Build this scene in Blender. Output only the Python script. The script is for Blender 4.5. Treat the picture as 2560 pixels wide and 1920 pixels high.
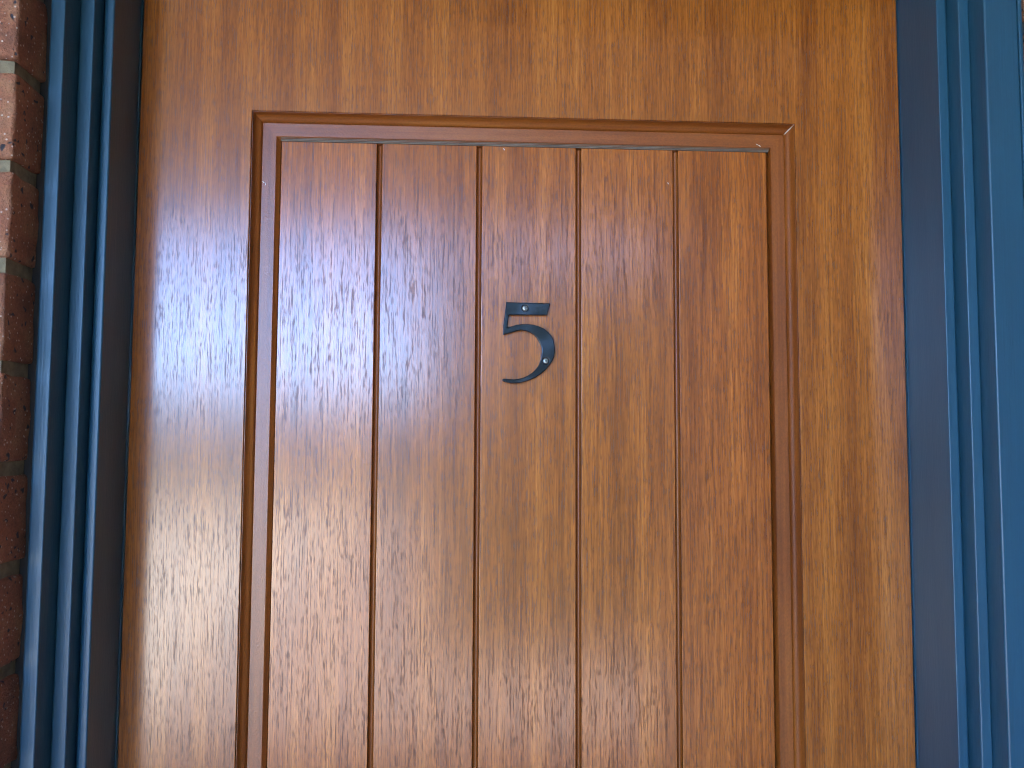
import bpy, bmesh, math, random
from mathutils import Vector, noise as mnoise

random.seed(5)
sc = bpy.context.scene
R = math.radians
for o in list(bpy.data.objects):
    bpy.data.objects.remove(o)
C = sc.collection

# ------------------------------------------------------------------ camera
cd = bpy.data.cameras.new('camera')
cam = bpy.data.objects.new('camera', cd)
C.objects.link(cam)
YAW, PITCH, ROLL = 0.053325, 0.069299, 0.004975
fwd = Vector((math.sin(YAW)*math.cos(PITCH), math.cos(YAW)*math.cos(PITCH), math.sin(PITCH)))
rgt = Vector((math.cos(YAW), -math.sin(YAW), 0))
upv = rgt.cross(fwd)
r2 = rgt*math.cos(ROLL) + upv*math.sin(ROLL)
u2 = upv*math.cos(ROLL) - rgt*math.sin(ROLL)
from mathutils import Matrix
m = Matrix((r2, u2, -fwd)).transposed().to_4x4()
m.translation = Vector((-0.06558, -0.9214, 1.5))
cam.matrix_world = m
cd.sensor_width = 36.0
cd.lens = 30.94
cd.clip_start = 0.01
cd.clip_end = 3000
sc.camera = cam

# ------------------------------------------------------------------ sky, sun, exposure
SUN_EL, SUN_ROT = R(70), R(-20)
w = bpy.data.worlds.new('World')
sc.world = w
w.use_nodes = True
wn = w.node_tree.nodes
sky = wn.new('ShaderNodeTexSky')
sky.sky_type = 'NISHITA'
sky.sun_disc = False
sky.sun_elevation = SUN_EL
sky.sun_rotation = SUN_ROT
sky.air_density = 0.5
sky.dust_density = 0.0
sky.ozone_density = 8.0
w.node_tree.links.new(sky.outputs[0], wn['Background'].inputs[0])
wn['Background'].inputs[1].default_value = 0.15
sd = bpy.data.lights.new('sun', 'SUN')
sd.energy = 4.0
sd.angle = R(0.5)
sd.color = (1.0, 0.95, 0.87)
sun = bpy.data.objects.new('sun', sd)
C.objects.link(sun)
to_sun = Vector((math.sin(SUN_ROT)*math.cos(SUN_EL), math.cos(SUN_ROT)*math.cos(SUN_EL), math.sin(SUN_EL)))
sun.rotation_euler = to_sun.to_track_quat('Z', 'Y').to_euler()
sun.location = (0, 5, 8)
vs = sc.view_settings
vs.view_transform = 'Standard'
vs.look = 'None'
vs.gamma = 1.0
vs.use_curve_mapping = False
vs.exposure = 5.28
sc.cycles.use_denoising = True
sc.cycles.filter_width = 1.15
sc.cycles.max_bounces = 8
sc.cycles.diffuse_bounces = 5

# ------------------------------------------------------------------ material helpers
def new_mat(name):
    mt = bpy.data.materials.new(name)
    mt.use_nodes = True
    nt = mt.node_tree
    b = nt.nodes['Principled BSDF']
    return mt, nt, b
def N(nt, kind, **kw):
    n = nt.nodes.new(kind)
    for k, v in kw.items():
        if isinstance(k, str) and k.startswith('i_'):
            n.inputs[k[2:]].default_value = v
        else:
            setattr(n, k, v)
    return n
def L(nt, a, b):
    nt.links.new(a, b)
def ramp(nt, src, stops):
    n = nt.nodes.new('ShaderNodeValToRGB')
    e = n.color_ramp.elements
    while len(e) < len(stops):
        e.new(0.5)
    for i, (p, c) in enumerate(stops):
        e[i].position = p
        e[i].color = (c[0], c[1], c[2], 1) if not isinstance(c, (int, float)) else (c, c, c, 1)
    L(nt, src, n.inputs[0])
    return n.outputs[0]
def noise(nt, vec, scale, detail=3, rough=0.5, dist=0.0):
    n = nt.nodes.new('ShaderNodeTexNoise')
    n.inputs['Scale'].default_value = scale
    n.inputs['Detail'].default_value = detail
    n.inputs['Roughness'].default_value = rough
    n.inputs['Distortion'].default_value = dist
    L(nt, vec, n.inputs['Vector'])
    return n.outputs['Fac']
def mapped(nt, vec, scale):
    n = nt.nodes.new('ShaderNodeMapping')
    n.inputs['Scale'].default_value = scale
    L(nt, vec, n.inputs['Vector'])
    return n.outputs[0]
def mix(nt, fac, a, b, mode='MIX'):
    n = nt.nodes.new('ShaderNodeMix')
    n.data_type = 'RGBA'
    n.blend_type = mode
    for sock, val in ((n.inputs[0], fac), (n.inputs[6], a), (n.inputs[7], b)):
        if isinstance(val, (int, float)):
            sock.default_value = val
        elif isinstance(val, tuple):
            sock.default_value = (*val, 1)
        else:
            L(nt, val, sock)
    return n.outputs[2]
def math_n(nt, op, a, b=None, c=None):
    n = nt.nodes.new('ShaderNodeMath')
    n.operation = op
    for i, v in enumerate((a, b, c)):
        if v is None:
            continue
        if isinstance(v, (int, float)):
            n.inputs[i].default_value = v
        else:
            L(nt, v, n.inputs[i])
    return n.outputs[0]

def wood_coords(nt, axis, spread):
    """object coordinates with the grain turned to run along z, shifted per object"""
    tc = nt.nodes.new('ShaderNodeTexCoord')
    oi = nt.nodes.new('ShaderNodeObjectInfo')
    off = nt.nodes.new('ShaderNodeVectorMath'); off.operation = 'SCALE'
    comb = nt.nodes.new('ShaderNodeCombineXYZ')
    L(nt, oi.outputs['Random'], comb.inputs[0])
    L(nt, oi.outputs['Random'], comb.inputs[2])
    L(nt, comb.outputs[0], off.inputs[0]); off.inputs[3].default_value = spread
    add = nt.nodes.new('ShaderNodeVectorMath'); add.operation = 'ADD'
    src = tc.outputs['Object']
    if axis == 'x':
        mp = nt.nodes.new('ShaderNodeMapping'); mp.inputs['Rotation'].default_value = (0, R(90), 0)
        L(nt, src, mp.inputs[0]); src = mp.outputs[0]
    L(nt, src, add.inputs[0]); L(nt, off.outputs[0], add.inputs[1])
    return add.outputs[0]

def wood_veneer(name, tint=(1, 1, 1), spread=7.0):
    mt, nt, b = new_mat(name)
    co = wood_coords(nt, 'z', spread)
    # gentle drift of the grain
    drift = noise(nt, mapped(nt, co, (6, 6, 1.6)), 1.0, 2)
    sep = nt.nodes.new('ShaderNodeSeparateXYZ'); L(nt, co, sep.inputs[0])
    xw = math_n(nt, 'MULTIPLY_ADD', drift, 0.010, sep.outputs[0])
    cb = nt.nodes.new('ShaderNodeCombineXYZ')
    L(nt, xw, cb.inputs[0]); L(nt, sep.outputs[1], cb.inputs[1]); L(nt, sep.outputs[2], cb.inputs[2])
    g = cb.outputs[0]
    ribbon = noise(nt, mapped(nt, g, (38, 8, 1.3)), 1.0, 2, 0.5)
    streak = noise(nt, mapped(nt, g, (420, 20, 7)), 1.0, 3, 0.6)
    fibre = noise(nt, mapped(nt, g, (1000, 60, 42)), 1.0, 2, 0.6)
    line = noise(nt, mapped(nt, g, (1150, 60, 18)), 1.0, 1.0, 0.5)
    brk = noise(nt, mapped(nt, g, (700, 60, 110)), 1.0, 1.0, 0.5)
    pore = math_n(nt, 'ADD', math_n(nt, 'MULTIPLY', line, 0.56), math_n(nt, 'MULTIPLY', brk, 0.44))
    poresel = noise(nt, mapped(nt, g, (200, 10, 18)), 1.0, 2, 0.5)
    tone = math_n(nt, 'ADD', math_n(nt, 'MULTIPLY', ribbon, 0.5), math_n(nt, 'MULTIPLY', streak, 0.5))
    base = ramp(nt, tone, [(0.34, (0.152, 0.040, 0.0055)), (0.45, (0.220, 0.062, 0.0080)),
                           (0.54, (0.275, 0.082, 0.0105)), (0.66, (0.352, 0.120, 0.0180))])
    fib = ramp(nt, fibre, [(0.30, 0.72), (0.70, 1.28)])
    base = mix(nt, 1.0, base, fib, 'MULTIPLY')
    thr = math_n(nt, 'MULTIPLY_ADD', poresel, -0.14, 0.580)
    pm = math_n(nt, 'SUBTRACT', pore, thr)
    pm = nt.nodes.new('ShaderNodeMapRange') if False else math_n(nt, 'MULTIPLY', pm, 9.5)
    cl = nt.nodes.new('ShaderNodeClamp'); L(nt, pm, cl.inputs[0])
    pores = cl.outputs[0]
    col = mix(nt, math_n(nt, 'MULTIPLY', pores, 0.62), base, (0.038, 0.010, 0.004))
    if tint != (1, 1, 1):
        col = mix(nt, 1.0, col, tint, 'MULTIPLY')
    oi2 = nt.nodes.new('ShaderNodeObjectInfo')
    col = mix(nt, 1.0, col, ramp(nt, oi2.outputs['Random'], [(0.0, 1.08), (1.0, 1.26)]), 'MULTIPLY')
    L(nt, col, b.inputs['Base Color'])
    rg = math_n(nt, 'MULTIPLY_ADD', pores, 0.12, 0.18)
    L(nt, rg, b.inputs['Roughness'])
    b.inputs['IOR'].default_value = 1.55
    sp = math_n(nt, 'MULTIPLY_ADD', pores, -0.26, 0.58)
    L(nt, sp, b.inputs['Specular IOR Level'])
    h = math_n(nt, 'ADD', math_n(nt, 'MULTIPLY', fibre, 0.45), math_n(nt, 'MULTIPLY', pores, -0.15))
    h = math_n(nt, 'ADD', h, math_n(nt, 'MULTIPLY', streak, 0.3))
    bp = N(nt, 'ShaderNodeBump', i_Strength=0.10, i_Distance=0.0001)
    L(nt, h, bp.inputs['Height']); L(nt, bp.outputs[0], b.inputs['Normal'])
    return mt

def wood_solid(name, axis='z', speckle=0.5, depth=1.0, gloss=0.5, rough=0.30):
    """redder solid timber of the mouldings: fine speckled grain, no long pores"""
    mt, nt, b = new_mat(name)
    co = wood_coords(nt, axis, 9.0)
    streak = noise(nt, mapped(nt, co, (220, 220, 5)), 1.0, 4, 0.6)
    spk = noise(nt, mapped(nt, co, (800, 800, 420)), 1.0, 2, 0.6)
    big = noise(nt, mapped(nt, co, (9, 9, 2.2)), 1.0, 2, 0.5)
    tone = math_n(nt, 'ADD', math_n(nt, 'MULTIPLY', streak, 0.6), math_n(nt, 'MULTIPLY', big, 0.4))
    base = ramp(nt, tone, [(p, tuple(q*depth for q in c)) for p, c in ((0.34, (0.135, 0.032, 0.0045)), (0.50, (0.215, 0.056, 0.0075)), (0.66, (0.290, 0.090, 0.0125)))])
    sp = ramp(nt, spk, [(0.30, 1.0-0.35*speckle), (0.65, 1.0+0.2*speckle)])
    L(nt, mix(nt, 1.0, base, sp, 'MULTIPLY'), b.inputs['Base Color'])
    b.inputs['Roughness'].default_value = rough
    b.inputs['IOR'].default_value = 1.52
    b.inputs['Specular IOR Level'].default_value = gloss
    bp = N(nt, 'ShaderNodeBump', i_Strength=0.45, i_Distance=0.0004)
    L(nt, spk, bp.inputs['Height']); L(nt, bp.outputs[0], b.inputs['Normal'])
    return mt

def plain(name, col, rough=0.5, metal=0.0, spec=0.5, nscale=0, namp=0.0, bump=0.0, bscale=300):
    mt, nt, b = new_mat(name)
    tc = nt.nodes.new('ShaderNodeTexCoord')
    if namp:
        f = noise(nt, tc.outputs['Object'], nscale, 4, 0.6)
        lo = tuple(c*(1-namp) for c in col); hi = tuple(min(1, c*(1+namp)) for c in col)
        L(nt, ramp(nt, f, [(0.3, lo), (0.7, hi)]), b.inputs['Base Color'])
    else:
        b.inputs['Base Color'].default_value = (*col, 1)
    b.inputs['Roughness'].default_value = rough
    b.inputs['Metallic'].default_value = metal
    b.inputs['Specular IOR Level'].default_value = spec
    if bump:
        f2 = noise(nt, tc.outputs['Object'], bscale, 4, 0.6)
        bp = N(nt, 'ShaderNodeBump', i_Strength=bump, i_Distance=0.001)
        L(nt, f2, bp.inputs['Height']); L(nt, bp.outputs[0], b.inputs['Normal'])
    return mt

def paint(name):
    """slate blue enamel brushed over timber: faint brush lines and grain, a few drips and nicks"""
    mt, nt, b = new_mat(name)
    tc = nt.nodes.new('ShaderNodeTexCoord')
    co = tc.outputs['Object']
    brush = noise(nt, mapped(nt, co, (700, 700, 9)), 1.0, 3, 0.6)
    blotch = noise(nt, mapped(nt, co, (30, 30, 6)), 1.0, 3, 0.5)
    lump = noise(nt, mapped(nt, co, (420, 420, 130)), 1.0, 2, 0.5)
    tone = math_n(nt, 'ADD', math_n(nt, 'MULTIPLY', brush, 0.5), math_n(nt, 'MULTIPLY', blotch, 0.5))
    L(nt, ramp(nt, tone, [(0.3, (0.0130, 0.052, 0.082)), (0.7, (0.0170, 0.068, 0.105))]), b.inputs['Base Color'])
    b.inputs['Roughness'].default_value = 0.34
    b.inputs['IOR'].default_value = 1.5
    b.inputs['Specular IOR Level'].default_value = 0.40
    h = math_n(nt, 'ADD', math_n(nt, 'MULTIPLY', brush, 0.6), math_n(nt, 'MULTIPLY', lump, 0.5))
    h = math_n(nt, 'ADD', h, math_n(nt, 'MULTIPLY', blotch, 2.5))
    bp = N(nt, 'ShaderNodeBump', i_Strength=0.34, i_Distance=0.0006)
    L(nt, h, bp.inputs['Height']); L(nt, bp.outputs[0], b.inputs['Normal'])
    return mt

def enamel(name):
    mt, nt, b = new_mat(name)
    tc = nt.nodes.new('ShaderNodeTexCoord')
    b.inputs['Base Color'].default_value = (0.0016, 0.0055, 0.012, 1)
    b.inputs['Roughness'].default_value = 0.20
    b.inputs['Specular IOR Level'].default_value = 0.36
    f = noise(nt, tc.outputs['Object'], 26, 1, 0.4)
    f2 = noise(nt, tc.outputs['Object'], 600, 2, 0.5)
    h = math_n(nt, 'ADD', f, math_n(nt, 'MULTIPLY', f2, 0.01))
    bp = N(nt, 'ShaderNodeBump', i_Strength=1.0, i_Distance=0.0022)
    L(nt, h, bp.inputs['Height']); L(nt, bp.outputs[0], b.inputs['Normal'])
    return mt

def brick_mat():
    mt, nt, b = new_mat('brick_clay')
    tc = nt.nodes.new('ShaderNodeTexCoord')
    oi = nt.nodes.new('ShaderNodeObjectInfo')
    add = nt.nodes.new('ShaderNodeVectorMath'); add.operation = 'ADD'
    L(nt, tc.outputs['Object'], add.inputs[0])
    cb = nt.nodes.new('ShaderNodeCombineXYZ')
    rnd = math_n(nt, 'MULTIPLY', oi.outputs['Random'], 13.0)
    for i in range(3):
        L(nt, rnd, cb.inputs[i])
    L(nt, cb.outputs[0], add.inputs[1])
    co = add.outputs[0]
    big = noise(nt, co, 26, 4, 0.6)
    col = ramp(nt, big, [(0.28, (0.155, 0.062, 0.034)), (0.5, (0.265, 0.096, 0.046)), (0.72, (0.34, 0.165, 0.080))])
    tone = ramp(nt, oi.outputs['Random'], [(0.0, 0.78), (1.0, 1.15)])
    col = mix(nt, 1.0, col, tone, 'MULTIPLY')
    fine = noise(nt, co, 420, 3, 0.6)
    col = mix(nt, 1.0, col, ramp(nt, fine, [(0.3, 0.75), (0.7, 1.2)]), 'MULTIPLY')
    # burnt ironstone specks and pale grog specks
    v = N(nt, 'ShaderNodeTexNoise', i_Scale=120.0, i_Detail=1.0)
    L(nt, co, v.inputs['Vector'])
    dark = ramp(nt, v.outputs['Fac'], [(0.66, 0.0), (0.71, 1.0)])
    col = mix(nt, dark, col, (0.030, 0.026, 0.030))
    v2 = N(nt, 'ShaderNodeTexVoronoi', i_Scale=190.0)
    L(nt, co, v2.inputs['Vector'])
    pale = ramp(nt, v2.outputs['Distance'], [(0.13, 1.0), (0.20, 0.0)])
    col = mix(nt, math_n(nt, 'MULTIPLY', pale, 0.7), col, (0.55, 0.45, 0.36))
    L(nt, col, b.inputs['Base Color'])
    b.inputs['Roughness'].default_value = 0.8
    h = math_n(nt, 'ADD', fine, math_n(nt, 'MULTIPLY', big, 0.8))
    h = math_n(nt, 'SUBTRACT', h, math_n(nt, 'MULTIPLY', dark, 0.5))
    bp = N(nt, 'ShaderNodeBump', i_Strength=0.9, i_Distance=0.0018)
    L(nt, h, bp.inputs['Height']); L(nt, bp.outputs[0], b.inputs['Normal'])
    return mt

M = dict(
    veneer=wood_veneer('mahogany_veneer', spread=0.0),
    board=wood_veneer('mahogany_board', tint=(1.04, 0.98, 1.0)),
    mould=wood_solid('moulding_timber', 'z'),
    mould_x=wood_solid('moulding_timber_level', 'x'),
    ply=plain('plywood_edge', (0.115, 0.098, 0.070), 0.55, nscale=60, namp=0.3, bump=0.2),
    filler=plain('mitre_filler', (0.42, 0.36, 0.30), 0.6),
    paint=paint('slate_blue_paint'),
    gap=plain('gap_shade_dark', (0.02, 0.018, 0.016), 0.9),
    brick=brick_mat(),
    dark_brick=plain('brown_brick', (0.17, 0.11, 0.08), 0.85, nscale=14, namp=0.3, bump=0.4),
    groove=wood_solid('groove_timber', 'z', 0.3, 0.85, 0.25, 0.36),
    mortar=plain('mortar', (0.175, 0.142, 0.082), 0.9, nscale=90, namp=0.35, bump=0.7, bscale=350),
    numeral=enamel('black_enamel'),
    screw=plain('zinc_screw', (0.44, 0.46, 0.43), 0.42, metal=1.0),
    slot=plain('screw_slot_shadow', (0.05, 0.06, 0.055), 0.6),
    speck=plain('spider_silk', (0.85, 0.85, 0.83), 0.7),
    render=plain('pale_bounce_render', (0.40, 0.385, 0.36), 0.85, nscale=5, namp=0.1, bump=0.4),
    concrete=plain('concrete', (0.235, 0.24, 0.22), 0.85, nscale=3, namp=0.18, bump=0.3),
    tiles=plain('porch_tile', (0.20, 0.12, 0.085), 0.6, nscale=8, namp=0.2),
    added_asphalt=plain('added_asphalt', (0.105, 0.10, 0.105), 0.9, nscale=3, namp=0.2, bump=0.6, bscale=200),
    soffit=plain('eave_lining', (0.50, 0.47, 0.43), 0.7, nscale=2, namp=0.05),
    leaf=plain('hedge_leaf', (0.035, 0.065, 0.018), 0.6, nscale=8, namp=0.5),
    core=plain('hedge_core', (0.02, 0.03, 0.012), 0.9),
)

# ------------------------------------------------------------------ object helpers
def obj(name, verts, faces, mat, parent=None, smooth=False, loc=(0, 0, 0)):
    me = bpy.data.meshes.new(name)
    me.from_pydata([tuple(v) for v in verts], [], faces)
    bm = bmesh.new(); bm.from_mesh(me)
    bmesh.ops.recalc_face_normals(bm, faces=bm.faces)
    bm.to_mesh(me); bm.free()
    if smooth:
        for p in me.polygons:
            p.use_smooth = True
    me.materials.append(M[mat])
    o = bpy.data.objects.new(name, me)
    o.location = loc
    C.objects.link(o)
    if parent:
        o.parent = parent
    return o
def tag(o, label, cat, group=None):
    o['label'] = label; o['category'] = cat; o['kind'] = 'thing'
    if group:
        o['group'] = group
    return o
def thing(name, label, cat, loc=(0, 0, 0), group=None):
    o = bpy.data.objects.new(name, None)
    o.location = loc
    o.empty_display_size = 0.1
    C.objects.link(o)
    return tag(o, label, cat, group)
def struct(o):
    o['kind'] = 'structure'
    return o
def box(x0, x1, y0, y1, z0, z1):
    v = [(x0,y0,z0),(x1,y0,z0),(x1,y1,z0),(x0,y1,z0),(x0,y0,z1),(x1,y0,z1),(x1,y1,z1),(x0,y1,z1)]
    f = [(0,3,2,1),(4,5,6,7),(0,1,5,4),(1,2,6,5),(2,3,7,6),(3,0,4,7)]
    return v, f
def extrude_z(prof, z0, z1, n=1):
    """closed (x, y) outline drawn up from z0 to z1"""
    k = len(prof)
    v = []; f = []
    for i in range(n+1):
        z = z0 + (z1-z0)*i/n
        v += [(x, y, z) for x, y in prof]
    for i in range(n):
        for j in range(k):
            a = i*k+j; b2 = i*k+(j+1) % k
            f.append((a, b2, b2+k, a+k))
    f.append(tuple(range(k-1, -1, -1))); f.append(tuple(range(n*k, n*k+k)))
    return v, f
def auto_smooth(o, deg=35):
    me = o.data
    bm = bmesh.new(); bm.from_mesh(me)
    for fc in bm.faces:
        fc.smooth = True
    for e in bm.edges:
        if len(e.link_faces) == 2 and e.calc_face_angle(0) > R(deg):
            e.smooth = False
        else:
            e.smooth = True
    bm.to_mesh(me); bm.free()
    wm = o.modifiers.new('normals', 'WEIGHTED_NORMAL'); wm.keep_sharp = True; wm.weight = 100

# ------------------------------------------------------------------ setting (ground, porch, unseen pieces added to shape the light)
gv, gf = box(-60, 60, -60, 30, -0.30, -0.10)
struct(obj('ground', gv, gf, 'concrete'))
lv, lf = box(-2.05, 30, -23.0, -3.05, -0.0995, -0.060)
struct(obj('added_dark_paving', lv, lf, 'added_asphalt'))  # unseen dark sheet added to dull the ground's reflection in the door
pv, pf = box(-2.6, 0.80, -2.3, -0.06, -0.10, 0.0)
struct(obj('porch_floor', pv, pf, 'tiles'))
cv, cf = box(-4.0, 4.0, -2.90, 4.0, 2.42, 2.54)
struct(obj('porch_ceiling', cv, cf, 'soffit'))
hv, hf = box(-4.0, -2.10, -2.80, -0.17, -0.10, 2.42)
struct(obj('light_cut_wall', hv, hf, 'render'))  # unseen wall added to cut light from the left, pale to bounce some
hv, hf = box(-4.0, -1.25, -0.148, 0.08, -0.10, 2.42)
struct(obj('house_wall', hv, hf, 'dark_brick'))
hv, hf = box(0.80, 1.05, -3.00, -0.172, -0.10, 2.42)
struct(obj('return_wall', hv, hf, 'dark_brick'))
hv, hf = box(1.05, 4.0, -3.00, 0.08, -0.10, 2.42)
struct(obj('house_wall', hv, hf, 'dark_brick'))

# ------------------------------------------------------------------ brick piers either side and brickwork above
COURSE, BH, JT = 0.0866, 0.0746, 0.012
Z_REF = 1.4775             # centre of a bed joint measured beside the door
NB = 17
z_low = Z_REF - NB*COURSE  # first bed joint
def brick_mesh(lx, ly, lz, seed):
    bm = bmesh.new()
    bmesh.ops.create_cube(bm, size=1.0)
    bmesh.ops.scale(bm, vec=(lx, ly, lz), verts=bm.verts)
    bmesh.ops.bevel(bm, geom=list(bm.edges), offset=0.0035, segments=2, affect='EDGES', profile=0.6)
    bmesh.ops.subdivide_edges(bm, edges=[e for e in bm.edges if e.calc_length() > 0.03], cuts=5, use_grid_fill=True)
    for v in bm.verts:
        n = mnoise.noise_vector(v.co*55 + Vector((seed*7.1, seed*3.3, seed)))
        v.co += n*0.0021
    for fc in bm.faces:
        fc.smooth = True
    me = bpy.data.meshes.new('brick')
    bm.to_mesh(me); bm.free()
    me.materials.append(M['brick'])
    return me
BX = 0.230
full = [brick_mesh(BX, 0.110, BH, s) for s in (1, 2, 3)]
half = [brick_mesh(0.109, 0.110, BH, s) for s in (4, 5)]
YF = -0.162
def put_brick(parent, me, cx, cz, k):
    o = bpy.data.objects.new('brick', me)
    C.objects.link(o)
    o.parent = parent
    o.location = (cx + random.uniform(-.001, .001), YF + 0.055 + random.uniform(-.0012, .0012), cz)
    o.rotation_euler = (random.uniform(-.004, .004), random.choice((0, math.pi)) + random.uniform(-.005, .005), random.uniform(-.004, .004))
XL, XR = -0.4535, 0.4750
def pier(side):
    edge = XL if side < 0 else XR
    t = thing('brick_wall',
              'speckled red brick wall with buff mortar beside the left door jamb' if side < 0
              else 'red brick wall just showing past the right door jamb',
              'wall', (edge + side*0.4, YF + 0.05, -0.10))
    org = Vector(t.location)
    a, b2 = sorted((edge + side*0.004, edge + side*0.80))
    v, f = box(a, b2, YF + 0.004, YF + 0.106, -0.10, 2.42)
    o = obj('mortar', v, f, 'mortar', t)
    o.location = -org
    for k in range(28):
        cz = z_low + COURSE*(k + 0.5)
        if cz < -0.06 or cz + BH/2 > 2.42:
            continue
        x = edge
        seq = ([half[k % 2]] if k % 2 else []) + [full[(k+i) % 3] for i in range(4)]
        for me in seq:
            ln = 0.109 if me in half else BX
            if abs(x + side*ln - edge) > 0.83:
                break
            put_brick(t, me, x + side*ln/2 - org.x, cz - org.z, k)
            bpy.context.scene.collection.objects[-1].location.y -= org.y
            x += side*(ln + JT)
    return t
pier(-1); pier(1)
# brickwork over the opening
t = thing('brick_lintel', 'red brick courses over the head of the door frame', 'wall', (0.01, YF + 0.05, 2.2))
org = Vector(t.location)
k0 = math.ceil((2.10 - z_low)/COURSE)
v, f = box(XL + 0.002, XR - 0.002, YF + 0.004, YF + 0.106, z_low + k0*COURSE, 2.42)
o = obj('mortar', v, f, 'mortar', t); o.location = -org
for k in range(k0, 28):
    cz = z_low + COURSE*(k+0.5)
    if cz + BH/2 > 2.42:
        continue
    x = XL + JT + (0.115 if k % 2 else 0)
    while x + BX < XR:
        put_brick(t, full[k % 3], x + BX/2 - org.x, cz - org.z, k)
        bpy.context.scene.collection.objects[-1].location.y -= org.y
        x += BX + JT

# ------------------------------------------------------------------ painted door frame
DOOR_TOP = 1.999
frame = thing('door_frame', 'slate blue painted timber door frame stepped in three beads', 'door frame', (0, 0, 0))
def bead_profile(x_in, x_out, y_front, y_back, r_in, r_out, side, n=5):
    """outline of an upright bead; inner edge faces the door opening"""
    pts = []
    for i in range(n+1):
        a = math.pi/2*i/n
        pts.append((x_in + r_in*(1-math.sin(a)), y_front + r_in*(1-math.cos(a))))
    pts.reverse()                                   # from front going to inner side
    pts = [(x_in + r_in - r_in*math.sin(math.pi/2*i/n), y_front + r_in - r_in*math.cos(math.pi/2*i/n)) for i in range(n+1)]
    out = [(x_out - r_out + r_out*math.sin(math.pi/2*i/n), y_front + r_out - r_out*math.cos(math.pi/2*i/n)) for i in range(n, -1, -1)]
    prof = out + pts + [(x_in, y_back), (x_out, y_back)]
    return [(x*side, y) for x, y in prof]
def wobbly(v, amp=0.0004):
    return [(x + amp*mnoise.noise(Vector((x*9, 3.1, z*2.2))), y + amp*mnoise.noise(Vector((x*9, 7.7, z*2.0))), z) for x, y, z in v]
def upright(name, x_in, x_out, y_front, y_back, r_in, r_out, side, z1):
    pr = bead_profile(x_in, x_out, y_front, y_back, r_in, r_out, side)
    v, f = extrude_z(pr, 0.0, z1, 40)
    o = obj(name, wobbly(v), f, 'paint', frame)
    auto_smooth(o, 40)
    return o
# left
upright('stop_bead', 0.4100, 0.4207, -0.0715, -0.0020, 0.0016, 0.0048, -1, DOOR_TOP)
upright('jamb', 0.4209, 0.4343, -0.0900, 0.0700, 0.0012, 0.0018, -1, DOOR_TOP)
upright('architrave', 0.4345, 0.4476, -0.1197, 0.0700, 0.0012, 0.0020, -1, DOOR_TOP + 0.05)
# right
upright('stop_bead', 0.4100, 0.4212, -0.0791, -0.0020, 0.0012, 0.0030, 1, DOOR_TOP)
upright('jamb', 0.4214, 0.4323, -0.0983, 0.0700, 0.0016, 0.0014, 1, DOOR_TOP)
upright('architrave', 0.4325, 0.4655, -0.1227, 0.0700, 0.0022, 0.0010, 1, DOOR_TOP + 0.05)
upright('cover_strip', 0.4657, 0.4700, -0.1245, 0.0700, 0.0012, 0.0018, 1, DOOR_TOP + 0.05)
for side in (-1, 1):
    a, b2 = sorted((side*0.4094, side*0.4206))
    v, f = box(a, b2, -0.0018, 0.0700, 0.0, DOOR_TOP)
    obj('rebate', v, f, 'paint', frame)
# head pieces
def head(name, z_in, z_out, y_front, y_back, x0, x1, r=0.0014):
    pts = [(z_in + r - r*math.sin(math.pi/2*i/4), y_front + r - r*math.cos(math.pi/2*i/4)) for i in range(5)]
    prof = [(z_out, y_front)] + pts + [(z_in, y_back), (z_out, y_back)]
    k = len(prof)
    v = [(x0, y, z) for z, y in prof] + [(x1, y, z) for z, y in prof]
    f = [(i, (i+1) % k, k+(i+1) % k, k+i) for i in range(k)] + [tuple(range(k)), tuple(range(2*k-1, k-1, -1))]
    o = obj(name, v, f, 'paint', frame); auto_smooth(o, 40)
head('head_stop', DOOR_TOP, DOOR_TOP+0.003, -0.075, -0.002, -0.4205, 0.4210)
head('head_jamb', DOOR_TOP+0.0032, DOOR_TOP+0.006, -0.094, 0.070, -0.4343, 0.4323)
head('head_architrave', DOOR_TOP+0.0502, DOOR_TOP+0.125, -0.121, 0.070, -0.4476, 0.4700)
head('head_filler', DOOR_TOP+0.0062, DOOR_TOP+0.050, -0.1205, 0.070, -0.4343, 0.4323)
# dark strips that stand in for deep shade between brick and timber
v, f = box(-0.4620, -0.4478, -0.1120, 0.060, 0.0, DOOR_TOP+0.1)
obj('gap_shade', v, f, 'gap', frame)
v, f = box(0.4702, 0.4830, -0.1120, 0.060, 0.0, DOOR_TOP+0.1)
obj('gap_shade', v, f, 'gap', frame)

# ------------------------------------------------------------------ door
door = thing('front_door', 'varnished reddish brown timber front door with recessed five board panel', 'door', (0, 0, 0))
DW = 0.4086
PB = 0.30                    # bottom of the recessed panel
# contours of the moulded recess: half width left, right, top z, depth y
A = (-0.2930, 0.2915, 1.8515)
def ring(outer, inner, y, parent, name, mat):
    xo0, xo1, zo0, zo1 = outer; xi0, xi1, zi0, zi1 = inner
    v = [(xo0,y,zo0),(xo1,y,zo0),(xo1,y,zo1),(xo0,y,zo1),(xi0,y,zi0),(xi1,y,zi0),(xi1,y,zi1),(xi0,y,zi1)]
    v += [(a, 0.040, c) for a, b2, c in v]
    f = [(0,1,5,4),(1,2,6,5),(2,3,7,6),(3,0,4,7),
         (8,12,13,9),(9,13,14,10),(10,14,15,11),(11,15,12,8),
         (0,8,9,1),(1,9,10,2),(2,10,11,3),(3,11,8,0),
         (4,5,13,12),(5,6,14,13),(6,7,15,14),(7,4,12,15)]
    return obj(name, v, f, mat, parent)
slab = ring((-DW, DW, 0.004, DOOR_TOP-0.001), (A[0], A[1], PB, A[2]), 0.0, door, 'veneered_slab', 'veneer')
bv = slab.modifiers.new('edge', 'BEVEL'); bv.width = 0.0012; bv.segments = 2; bv.limit_method = 'ANGLE'; bv.angle_limit = R(60)

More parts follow.
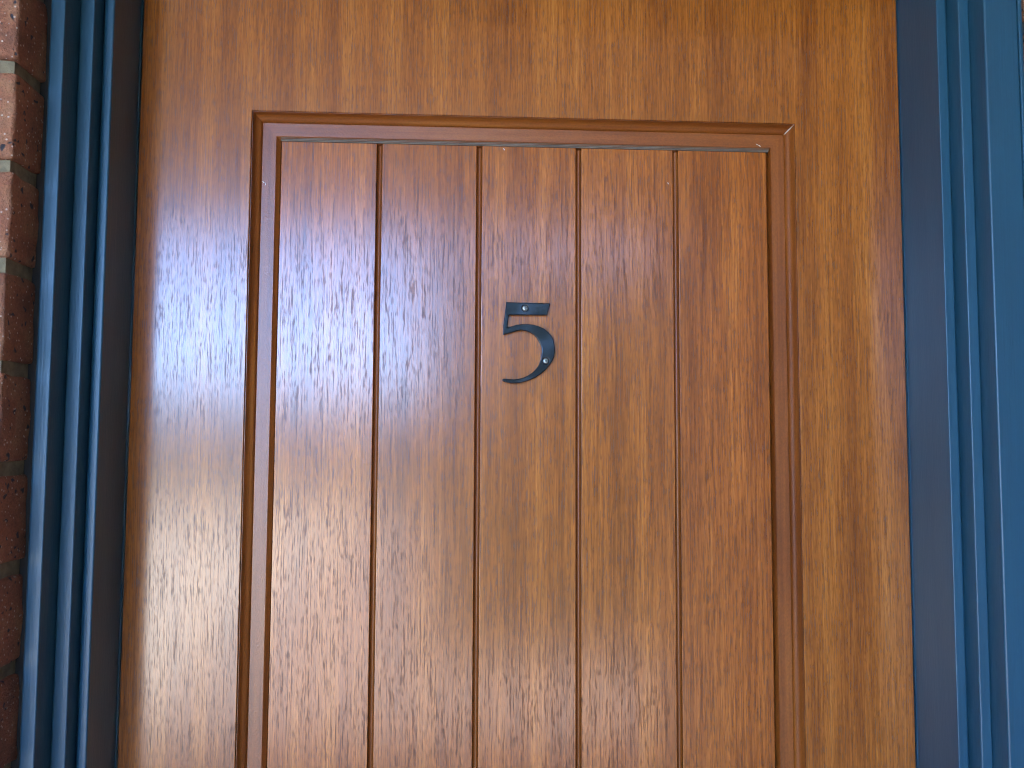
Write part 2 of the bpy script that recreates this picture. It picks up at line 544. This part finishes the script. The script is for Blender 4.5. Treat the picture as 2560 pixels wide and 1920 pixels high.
# moulding profile: t = distance inward from the recess edge, y = depth
MOULD = [(0.0004, 0.030), (0.0007, 0.0012), (0.0009, -0.0008), (0.0013, -0.0014), (0.0016, -0.0014), (0.0018, -0.0010), (0.0022, 0.0002),
         (0.0026, 0.0016), (0.0032, 0.0030), (0.0040, 0.0042), (0.0050, 0.0053), (0.0062, 0.0062), (0.0074, 0.0070), (0.0084, 0.0082), (0.0090, 0.0096),
         (0.0096, 0.0104), (0.0098, 0.0088), (0.0102, 0.0083), (0.0242, 0.0083), (0.0247, 0.0086),
         (0.0258, 0.0100), (0.0270, 0.0113), (0.0280, 0.0123), (0.0286, 0.0134), (0.0288, 0.0150), (0.0288, 0.030)]
def mould_piece(edge):
    x0, x1, z0, z1 = A[0], A[1], PB, A[2]
    ends = []
    prof = MOULD if edge != 'right' else MOULD[:19] + [(0.0250, 0.0104), (0.0254, 0.0130), (0.0258, 0.0160), (0.0259, 0.030)]
    for t, y in prof:
        if edge == 'left':   ends.append(((x0+t, y, z0+t), (x0+t, y, z1-t)))
        elif edge == 'right': ends.append(((x1-t, y, z0+t), (x1-t, y, z1-t)))
        elif edge == 'top':  ends.append(((x0+t, y, z1-t), (x1-t, y, z1-t)))
        else:                ends.append(((x0+t, y, z0+t), (x1-t, y, z0+t)))
    k = len(ends)
    v = [e[0] for e in ends] + [e[1] for e in ends]
    f = [(i, i+1, k+i+1, k+i) for i in range(k-1)] + [tuple(range(k)), tuple(range(2*k-1, k-1, -1)), (k-1, 0, k, 2*k-1)]
    o = obj('moulding', v, f, 'mould_x' if edge in ('top', 'bottom') else 'mould', door)
    auto_smooth(o, 28)
    return o
for e in ('left', 'right', 'top', 'bottom'):
    mould_piece(e)
# open mitre at the upper right corner shows pale filler
a = Vector((A[1]-0.0010, -0.0014, A[2]-0.0010)); b2 = Vector((A[1]-0.0096, 0.0088, A[2]-0.0096))
mid = [Vector((A[1]-t, y-0.0004, A[2]-t)) for t, y in MOULD[4:15]]
d = Vector((0.00030, 0, -0.00030))
v = []; f = []
for p in mid:
    v += [p+d, p-d, p-d+Vector((0, .0008, 0)), p+d+Vector((0, .0008, 0))]
for i in range(len(mid)-1):
    for j in range(4):
        f.append((4*i+j, 4*i+(j+1) % 4, 4*i+4+(j+1) % 4, 4*i+4+j))
f += [(0, 1, 2, 3), tuple(4*(len(mid)-1)+q for q in (3, 2, 1, 0))]
obj('mitre_filler', v, f, 'filler', door)

# five boards with rounded grooves between them
YB = 0.0130
GX = (-0.1597, -0.0522, 0.0556, 0.1624)
BL, BR = -0.2640, 0.2652
ZT = 1.8262
GW, GD = 0.0030, 0.0055
cent = [BL - 0.0030] + list(GX) + [BR + 0.0012]
def groove_edge(xc, sgn, n=7):
    """half of a round-bottomed groove, from its centre line up to the board face"""
    pts = []
    for i in range(n+1):
        a = math.pi/2*i/n
        pts.append((xc + sgn*GW*math.sin(a), YB + 0.0006 + (GD-0.0006)*math.cos(a)**0.8 if i < n else YB + 0.0006))
    pts.append((xc + sgn*(GW+0.0003), YB + 0.0001)); pts.append((xc + sgn*(GW+0.0008), YB))
    return pts
for i in range(5):
    left = groove_edge(cent[i], 1)
    right = groove_edge(cent[i+1], -1)[::-1]
    prof = left + right + [(cent[i+1], 0.028), (cent[i], 0.028)]
    v, f = extrude_z(prof, PB + 0.027, ZT, 1)
    xm = 0.5*(cent[i]+cent[i+1])
    v = [(x-xm, y, z) for x, y, z in v]
    o = obj('board', v, f, 'board', door, loc=(xm, 0, 0))
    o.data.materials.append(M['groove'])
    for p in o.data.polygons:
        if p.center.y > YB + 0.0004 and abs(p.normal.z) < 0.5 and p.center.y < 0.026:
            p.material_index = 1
    auto_smooth(o, 40)
# bare plywood edge along the top of the boards, three fine plies
for z0, z1, yy in ((1.8232, 1.8244, 0.0112), (1.8245, 1.8257, 0.0102), (1.8258, 1.8280, 0.0092)):
    v, f = box(BL - 0.0004, BR + 0.0004, yy, 0.022, z0, z1)
    o = obj('plywood_edge', v, f, 'ply', door)
    bv = o.modifiers.new('edge', 'BEVEL'); bv.width = 0.0004; bv.segments = 2

# ------------------------------------------------------------------ house number
FIVE = [(-0.02271, 1.652), (0.02451, 1.65146), (0.02128, 1.63848), (-0.01955, 1.63827), (-0.02118, 1.62521), (-0.0201, 1.62491), (-0.01733, 1.62603), (-0.01178, 1.62781), (-0.00561, 1.6286), (0.00057, 1.6288), (0.00675, 1.62819), (0.01233, 1.62655), (0.0176, 1.62429), (0.02225, 1.62077), (0.02535, 1.61724), (0.02753, 1.61354), (0.0285, 1.6104), (0.02915, 1.60732), (0.02955, 1.6033), (0.02955, 1.59897), (0.0288, 1.594), (0.02695, 1.58965), (0.02418, 1.5853), (0.01986, 1.58001), (0.01494, 1.57564), (0.00848, 1.57127), (0.00172, 1.56844), (-0.00535, 1.56622), (-0.01149, 1.56524), (-0.01763, 1.5655), (-0.02286, 1.56637), (-0.02608, 1.56757), (-0.0264, 1.56911), (-0.02533, 1.57019), (-0.02288, 1.57006), (-0.01458, 1.56952), (-0.00844, 1.57019), (-0.00383, 1.57146), (0.00077, 1.57366), (0.00538, 1.57679), (0.00937, 1.58083), (0.01214, 1.58487), (0.01398, 1.58921), (0.01489, 1.59324), (0.0155, 1.59851), (0.01533, 1.60315), (0.01424, 1.60685), (0.01237, 1.61024), (0.00989, 1.61457), (0.00679, 1.61764), (0.00307, 1.61977), (-0.00095, 1.62127), (-0.00558, 1.62183), (-0.00867, 1.62164), (-0.01329, 1.62066), (-0.01791, 1.61921), (-0.0216, 1.61793), (-0.02529, 1.6168), (-0.02597, 1.61756), (-0.02565, 1.62593), (-0.02477, 1.6337), (-0.02388, 1.64116)]
SCREWS = [(-0.00238, 1.64588), (0.01992, 1.5895)]
num = thing('house_number', 'black metal house number 5 screwed to the middle board of the door', 'number', (0.0, YB, 1.6086))
cu = bpy.data.curves.new('numeral', 'CURVE')
cu.dimensions = '2D'; cu.fill_mode = 'BOTH'
BEV = 0.0009
cu.extrude = 0.0026 - BEV; cu.bevel_depth = BEV; cu.bevel_resolution = 2; cu.offset = -BEV
def spline(pts):
    s = cu.splines.new('POLY'); s.points.add(len(pts)-1)
    for p, (x, z) in zip(s.points, pts):
        p.co = (x, z - 1.6086, 0, 1)
    s.use_cyclic_u = True
spline(FIVE)
for sx, sz in SCREWS:
    spline([(sx + 0.0033*math.cos(2*math.pi*i/24), sz + 0.0033*math.sin(2*math.pi*i/24)) for i in range(24)])
tmp = bpy.data.objects.new('tmp', cu); C.objects.link(tmp)
bpy.context.view_layer.update()
me = bpy.data.meshes.new_from_object(tmp.evaluated_get(bpy.context.evaluated_depsgraph_get()))
bpy.data.objects.remove(tmp)
me.name = 'numeral'
me.materials.clear(); me.materials.append(M['numeral'])
o = bpy.data.objects.new('numeral', me); C.objects.link(o); o.parent = num
o.rotation_euler = (R(90), 0, 0); o.location = (0, -0.0032, 0)
auto_smooth(o, 30)
# screws: domed heads with a pressed cross
def screw_head(x, z, rot):
    n, rad = 30, 0.00285
    v = []; f = []; idx = {}
    rings = 12
    for i in range(rings+1):
        rr = rad*i/rings
        for j in range(n):
            a = 2*math.pi*j/n
            px, pz = rr*math.cos(a), rr*math.sin(a)
            h = 0.0009*(1-(rr/rad)**2)**0.5 if rr < rad else 0.0
            q = a - rot
            cx, cz = abs(rr*math.cos(q)), abs(rr*math.sin(q))
            if min(cx, cz) < 0.00050 and max(cx, cz) < 0.00175:
                h -= 0.0012
            v.append((px, -h, pz))
    for i in range(rings):
        for j in range(n):
            a, b3 = i*n+j, i*n+(j+1) % n
            f.append((a, b3, b3+n, a+n))
    base = len(v)
    for j in range(n):
        a = 2*math.pi*j/n
        v.append((rad*math.cos(a), 0.0035, rad*math.sin(a)))
    for j in range(n):
        a, b3 = rings*n+j, rings*n+(j+1) % n
        f.append((a, b3, base+(j+1) % n, base+j))
    o = obj('screw', v, f, 'screw', num, loc=(x, -0.0050, z - 1.6086))
    auto_smooth(o, 45)
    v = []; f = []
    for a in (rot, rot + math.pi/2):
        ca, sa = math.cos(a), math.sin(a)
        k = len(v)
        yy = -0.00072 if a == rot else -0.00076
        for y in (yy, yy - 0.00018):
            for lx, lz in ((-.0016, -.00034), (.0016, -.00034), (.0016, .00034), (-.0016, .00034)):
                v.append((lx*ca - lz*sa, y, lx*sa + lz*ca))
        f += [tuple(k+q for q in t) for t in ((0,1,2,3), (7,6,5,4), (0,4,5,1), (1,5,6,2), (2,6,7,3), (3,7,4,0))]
    obj('slot_shade_cross', v, f, 'slot', o)  # dark cross stands in for the shade inside the pressed slot
screw_head(*SCREWS[0], R(12)); screw_head(*SCREWS[1], R(45))

# ------------------------------------------------------------------ wisps of spider silk
def wisp(loc, pts, label, rad=0.00035):
    v = []; f = []
    n = 6
    for i, p in enumerate(pts):
        p = Vector(p)
        for j in range(n):
            a = 2*math.pi*j/n
            rr = rad*(0.5 + 0.8*math.sin(math.pi*(i+0.5)/len(pts)))
            v.append((p.x + rr*math.cos(a), p.y + rr*math.sin(a)*0.8, p.z + rr*math.sin(a)*0.4))
    for i in range(len(pts)-1):
        for j in range(n):
            a, b3 = i*n+j, i*n+(j+1) % n
            f.append((a, b3, b3+n, a+n))
    f += [tuple(range(n)), tuple(range(len(pts)*n-1, (len(pts)-1)*n-1, -1))]
    o = obj('silk_wisp', v, f, 'speck', smooth=True, loc=loc)
    tag(o, label, 'fluff', 'wisps of white silk on the door')
s = 0.001
wisp((-0.2807, 0.0076, 1.7753), [(-2*s,0,2.2*s), (-1.2*s,0,2.6*s), (0.2*s,0,1.0*s), (1.8*s,-.2*s,0.6*s), (2.2*s,0,-1.0*s), (1.4*s,0,-1.8*s)], 'tiny curl of white silk on the left moulding of the panel')
wisp((0.2534, 0.0076, 1.8291), [(-2.4*s,0,1.6*s), (-1*s,0,0.6*s), (0.3*s,-.2*s,0.4*s), (1.4*s,0,-0.6*s), (2.4*s,0,-1.2*s)], 'white silk fleck on the top moulding near the right corner', 0.0006)
wisp((0.1540, 0.0124, 1.7861), [(-.4*s,0,.9*s), (0,0,.2*s), (.3*s,0,-.8*s)], 'pinpoint white fleck left of the rightmost groove')
wisp((-0.0257, 0.0124, 1.8200), [(-.8*s,0,1.1*s), (0,0,.4*s), (.5*s,0,-1.0*s)], 'small white fleck under the plywood edge on the middle board')

# ------------------------------------------------------------------ hedges: the tall near one is added, unseen, to darken the right reflection
def hedge(name, label, loc, x0, x1, h, n, leaf, seed):
    t = thing(name, label, 'hedge', loc)
    v, f = box(x0, x1, -0.6, 0.35, 0, h)
    obj('hedge_core', v, f, 'core', t)
    v = []; f = []
    rg = random.Random(seed)
    for i in range(n):
        x = rg.uniform(x0-.15, x1+.1); z = rg.uniform(0, h+.2); y = 0.35 + rg.uniform(-0.02, 0.22)
        if rg.random() < 0.25:
            y = rg.uniform(-0.6, 0.5); z = h + rg.uniform(-.02, .28)
        c = Vector((x, y, z)); a = Vector((rg.gauss(0,1), rg.gauss(0,1), rg.gauss(0,1))).normalized()*leaf
        b3 = a.cross(Vector((rg.gauss(0,1), rg.gauss(0,1), rg.gauss(0,1)))).normalized()*leaf*0.6
        k = len(v); v += [c-a, c+b3, c+a, c-b3]; f.append((k, k+1, k+2, k+3))
    o = obj('foliage', v, f, 'leaf', t)
    o['kind'] = 'stuff'
hedge('sky_blocker_hedge', 'unseen tall hedge added to block bright sky from the door reflection', (2.9, -6.0, -0.10), -3.2, 5.0, 2.9, 6000, 0.05, 3)
hedge('boundary_hedge', 'long low green hedge along the far edge of the paving', (-8.0, -24.0, -0.10), -16.0, 9.0, 2.75, 9000, 0.12, 4)
